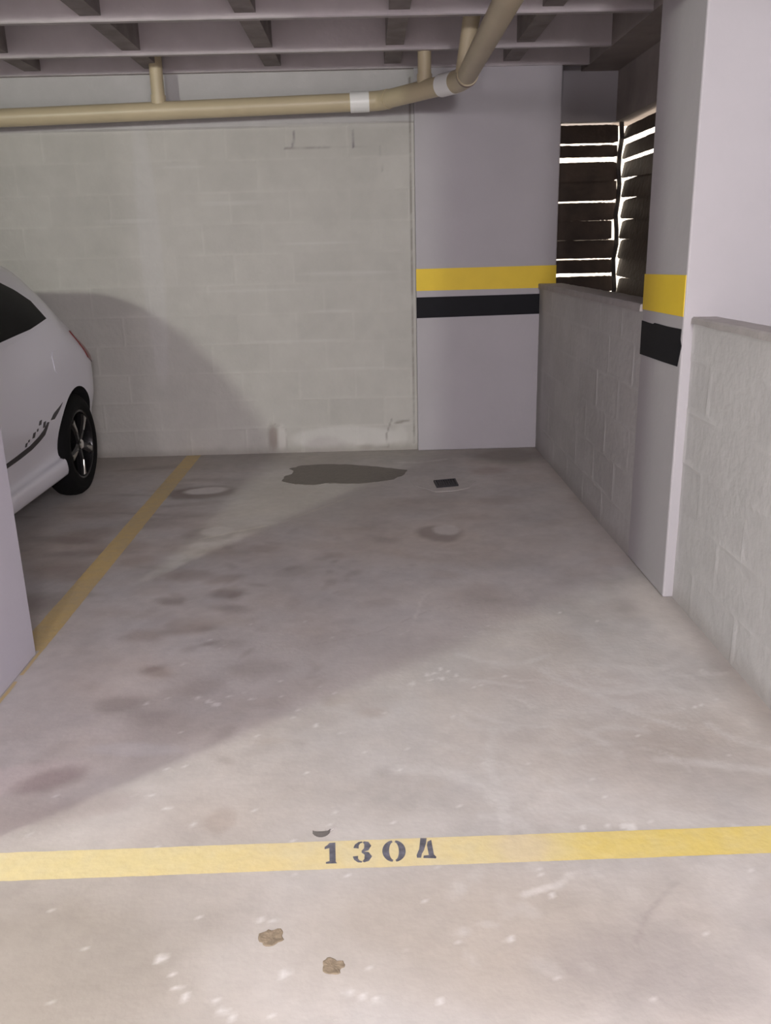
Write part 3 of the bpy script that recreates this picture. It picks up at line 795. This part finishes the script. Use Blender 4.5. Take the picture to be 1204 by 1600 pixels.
rings = []
for y in stations:
    s = section(y); full = list(s) + [(-x, z) for x, z in s[-2:0:-1]]
    rings.append([bm.verts.new((CX + x, y, z)) for x, z in full])
for r0, r1 in zip(rings, rings[1:]):
    n = len(r0)
    for k in range(n): bm.faces.new((r0[k], r0[(k+1) % n], r1[(k+1) % n], r1[k]))
bm.faces.new(rings[0][::-1]); bm.faces.new(rings[-1])
body = build('body', bm, M['carw'], car, smooth=50)
# cut the wheel arches
WY = {'rear': 5.165, 'front': 2.60}
cb_ = bmesh.new()
for wy_ in WY.values():
    for sx in (-1, 1):
        tube(cb_, [(CX+sx*.60, wy_, .315), (CX+sx*1.0, wy_, .315)], .345, 48)
cut = build('cut', cb_, None)
bo = body.modifiers.new('b', 'BOOLEAN'); bo.object = cut; bo.operation = 'DIFFERENCE'; bo.solver = 'EXACT'
bpy.context.view_layer.update()
dg = bpy.context.evaluated_depsgraph_get()
me = bpy.data.meshes.new_from_object(body.evaluated_get(dg))
body.modifiers.clear(); body.data = me
me.polygons.foreach_set('use_smooth', [True]*len(me.polygons)); me.set_sharp_from_angle(angle=math.radians(40))
# dark liner inside the arches (faces well inside the skin)
me.materials.clear(); me.materials.append(M['carw']); me.materials.append(M['black'])
for p in me.polygons:
    c = p.center + body.location + car.location
    cy = c.y; cx = abs(c.x - CX); n_ = p.normal
    for wy_ in WY.values():
        r = math.hypot(cy-wy_, c.z-.315)
        if (r < .352 and cx < .845 and abs(n_.x) < .5 and (r > .335)) or (r < .345 and cx < .62 and cx > .55 and abs(n_.x) > .9): p.material_index = 1
bpy.data.objects.remove(cut)

def on_skin(polyyz, off, mirror=1, ny=28, nz=14, thick=.004, name='patch', mat=None, parent=None):
    """a patch following the side of the body inside a YZ polygon"""
    bm = bmesh.new()
    poly = polyyz
    y0 = min(p[0] for p in poly); y1 = max(p[0] for p in poly)
    cols = []
    for i in range(ny+1):
        y = y0 + (y1-y0)*(i/ny)*.9998 + (y1-y0)*.0001
        zs = []
        n = len(poly)
        for k in range(n):
            a, b = poly[k], poly[(k+1) % n]
            if (a[0]-y)*(b[0]-y) < 0: zs.append(a[1]+(b[1]-a[1])*(y-a[0])/(b[0]-a[0]))
        lo, hi = min(zs), max(zs)
        cols.append([(y, lo+(hi-lo)*j/nz) for j in range(nz+1)])
    def v(y, z, o): return (CX + mirror*(side_x(y, z)+o), y, z)
    A = [[bm.verts.new(v(y, z, off)) for y, z in c] for c in cols]
    B = [[bm.verts.new(v(y, z, off-thick-.004)) for y, z in c] for c in cols]
    for i in range(ny):
        for j in range(nz):
            bm.faces.new((A[i][j], A[i+1][j], A[i+1][j+1], A[i][j+1]))
            bm.faces.new((B[i][j], B[i][j+1], B[i+1][j+1], B[i+1][j]))
        bm.faces.new((A[i][0], B[i][0], B[i+1][0], A[i+1][0])); bm.faces.new((A[i][nz], A[i+1][nz], B[i+1][nz], B[i][nz]))
    for j in range(nz):
        bm.faces.new((A[0][j], A[0][j+1], B[0][j+1], B[0][j])); bm.faces.new((A[ny][j], B[ny][j], B[ny][j+1], A[ny][j+1]))
    return build(name, bm, mat, parent, smooth=40)

for sx in (1, -1):
    on_skin([(3.86,1.0),(4.30,1.005),(4.70,1.035),(4.985,1.072),(4.965,1.165),(4.86,1.235),(4.72,1.287),(4.45,1.325),(4.1,1.345),(3.86,1.345)], .003, sx, 40, 12, name='rear_window', mat=M['glass'], parent=car)
    on_skin([(3.28,.985),(3.78,.995),(3.78,1.338),(3.62,1.305),(3.45,1.20)], .003, sx, 24, 12, name='front_window', mat=M['glass'], parent=car)
    on_skin([(5.34,.972),(5.37,.88),(5.45,.80),(5.58,.755),(5.71,.76),(5.72,.80),(5.66,.865),(5.56,.915),(5.44,.968)], .006, sx, 14, 8, name='tail_lamp', mat=M['red'], parent=car)
    on_skin([(1.99,.66),(2.25,.76),(2.28,.70),(2.05,.60)], .004, sx, 12, 6, name='headlamp', mat=M['chrome'], parent=car)
    on_skin([(4.83,.80),(4.86,.775),(4.95,.775),(4.98,.80),(4.98,.875),(4.95,.90),(4.86,.90),(4.83,.875)], .003, sx, 12, 6, name='fuel_flap', mat=M['carw'], parent=car)
    # door shut lines
    for y_, z0, z1 in ((3.80, .27, .99), (3.05, .27, .95)):
        on_skin([(y_, z0), (y_+.008, z0), (y_+.008, z1), (y_, z1)], .001, sx, 1, 24, name='door_gap', mat=M['black'], parent=car)
    # side graphics
    on_skin([(3.55,.395),(3.9,.41),(4.11,.421),(4.277,.428),(4.432,.440),(4.551,.462),(4.625,.482),(4.675,.540),(4.66,.552),(4.60,.515),(4.53,.492),(4.40,.468),(4.20,.453),(3.9,.436),(3.55,.400)], .002, sx, 40, 3, name='side_graphic', mat=M['decal'], parent=car)
    for cyy, czz, w, h in ((4.60,.540,.022,.016),(4.54,.562,.022,.012),(4.45,.513,.022,.014),(4.38,.498,.012,.006),(4.345,.484,.016,.010),(4.50,.53,.012,.007)):
        on_skin([(cyy-w, czz-h*.9), (cyy+w*.5, czz-h), (cyy+w, czz+h), (cyy-w*.5, czz+h*.9)], .002, sx, 4, 3, name='side_graphic', mat=M['decal'], parent=car)
    on_skin([(4.70,.545),(4.76,.540),(4.83,.570),(4.90,.610),(4.83,.592),(4.75,.575)], .002, sx, 10, 3, name='side_graphic', mat=M['decal'], parent=car)
# rear glass and windscreen
def top_patch(y0, y1, w0, w1, name):
    bm = bmesh.new(); n, m_ = 16, 14; A, B = [], []
    for i in range(n+1):
        y = y0+(y1-y0)*i/n; s = section(y); top = s[-30:]
        hw = w0+(w1-w0)*i/n
        ra, rb = [], []
        for j in range(m_+1):
            x = hw*(2*j/m_-1)
            o = np.argsort(top[:, 0]); z = float(np.interp(abs(x), top[o, 0], top[o, 1]))
            ra.append(bm.verts.new((CX+x, y, z+.006))); rb.append(bm.verts.new((CX+x, y, z-.004)))
        A.append(ra); B.append(rb)
    for i in range(n):
        for j in range(m_):
            bm.faces.new((A[i][j], A[i+1][j], A[i+1][j+1], A[i][j+1])); bm.faces.new((B[i][j], B[i][j+1], B[i+1][j+1], B[i+1][j]))
        bm.faces.new((A[i][0], B[i][0], B[i+1][0], A[i+1][0])); bm.faces.new((A[i][m_], A[i+1][m_], B[i+1][m_], B[i][m_]))
    for j in range(m_):
        bm.faces.new((A[0][j], A[0][j+1], B[0][j+1], B[0][j])); bm.faces.new((A[n][j], B[n][j], B[n][j+1], A[n][j+1]))
    build(name, bm, M['glass'], car, smooth=40)
top_patch(5.29, 5.53, .50, .52, 'tailgate_window')
top_patch(2.92, 3.62, .60, .54, 'windscreen')

def lathe(bm, prof, cx, cy, cz, sx, n=64):
    """prof: (offset along x, radius)"""
    rings = [[bm.verts.new((cx+sx*o, cy+r*math.cos(2*math.pi*k/n), cz+r*math.sin(2*math.pi*k/n))) for k in range(n)] for o, r in prof]
    for r0, r1 in zip(rings, rings[1:]):
        for k in range(n): bm.faces.new((r0[k], r0[(k+1) % n], r1[(k+1) % n], r1[k]))
    return rings
def wheel(sx, wy_, phase):
    R = .310; cx = CX + sx*.745; cz = R
    w = empty('wheel', (0, 0, 0)); w.parent = car; w.location = Vector((cx, wy_, cz)) - car.location
    bm = bmesh.new()
    lathe(bm, [(-.07,.205),(-.07,.25),(-.06,.285),(-.04,.303),(-.015,R-.001),(.01,R),(.035,R-.001),(.062,.302),(.085,.285),(.097,.255),(.096,.222),(.088,.212),(.088,.205),(-.07,.205)], cx, wy_, cz, sx)
    build('tyre', bm, M['rubber'], w, smooth=40)
    bm = bmesh.new()
    lathe(bm, [(-.065,.203),(.080,.203),(.088,.209),(.090,.205),(.086,.196),(.06,.188),(-.02,.180),(-.06,.178),(-.065,.203)], cx, wy_, cz, sx)
    rr = lathe(bm, [(.0,.185),(.002,.0005)], cx, wy_, cz, sx)
    for i in range(5):
        a = phase + 2*math.pi*i/5
        def pt(o, r, t): 
            ca, sa = math.cos(a), math.sin(a)
            return (cx+sx*o, wy_+r*ca-t*sa, cz+r*sa+t*ca)
        secs = []
        for r, wd, o in ((.03,.026,.074),(.08,.024,.080),(.14,.027,.082),(.192,.038,.080)):
            secs.append([bm.verts.new(pt(*q)) for q in ((o-.03, r, -wd), (o-.006, r, -wd), (o+.004, r, -wd*.5), (o+.004, r, wd*.5), (o-.006, r, wd), (o-.03, r, wd))])
        for s0, s1 in zip(secs, secs[1:]):
            for k in range(6): bm.faces.new((s0[k], s0[(k+1) % 6], s1[(k+1) % 6], s1[k]))
        bm.faces.new(secs[0][::-1]); bm.faces.new(secs[-1])
    build('rim', bm, M['rim'], w, smooth=30)
    for i in range(5):  # added strips standing in for highlights on the dark spokes
        a = phase + 2*math.pi*i/5; ca, sa = math.cos(a), math.sin(a)
        bm = bmesh.new(); rows = []
        for r, wd in ((.095,.003),(.12,.011),(.16,.014),(.185,.020)):
            rows.append([bm.verts.new((cx+sx*o, wy_+r*ca-t*sa, cz+r*sa+t*ca)) for o, t in ((.082,-wd),(.090,-wd*.7),(.090,wd*.7),(.082,wd))])
        for s0, s1 in zip(rows, rows[1:]):
            for k in range(4): bm.faces.new((s0[k], s0[(k+1) % 4], s1[(k+1) % 4], s1[k]))
        bm.faces.new(rows[0][::-1]); bm.faces.new(rows[-1])
        o = build('rim_glint', bm, M['glint'], w, smooth=30); o['label'] = 'bright insert imitating a highlight on the spoke tip'
    bm = bmesh.new()
    rings = lathe(bm, [(.06,.030),(.084,.030),(.090,.024),(.092,.0006)], cx, wy_, cz, sx, 32)
    bm.faces.new(rings[-1]); bm.faces.new(rings[0][::-1])
    build('hub_cap', bm, M['chrome'], w, smooth=40)
for sx in (1, -1):
    for k, wy_ in WY.items(): wheel(sx, wy_, .9 if k == 'rear' else .3)
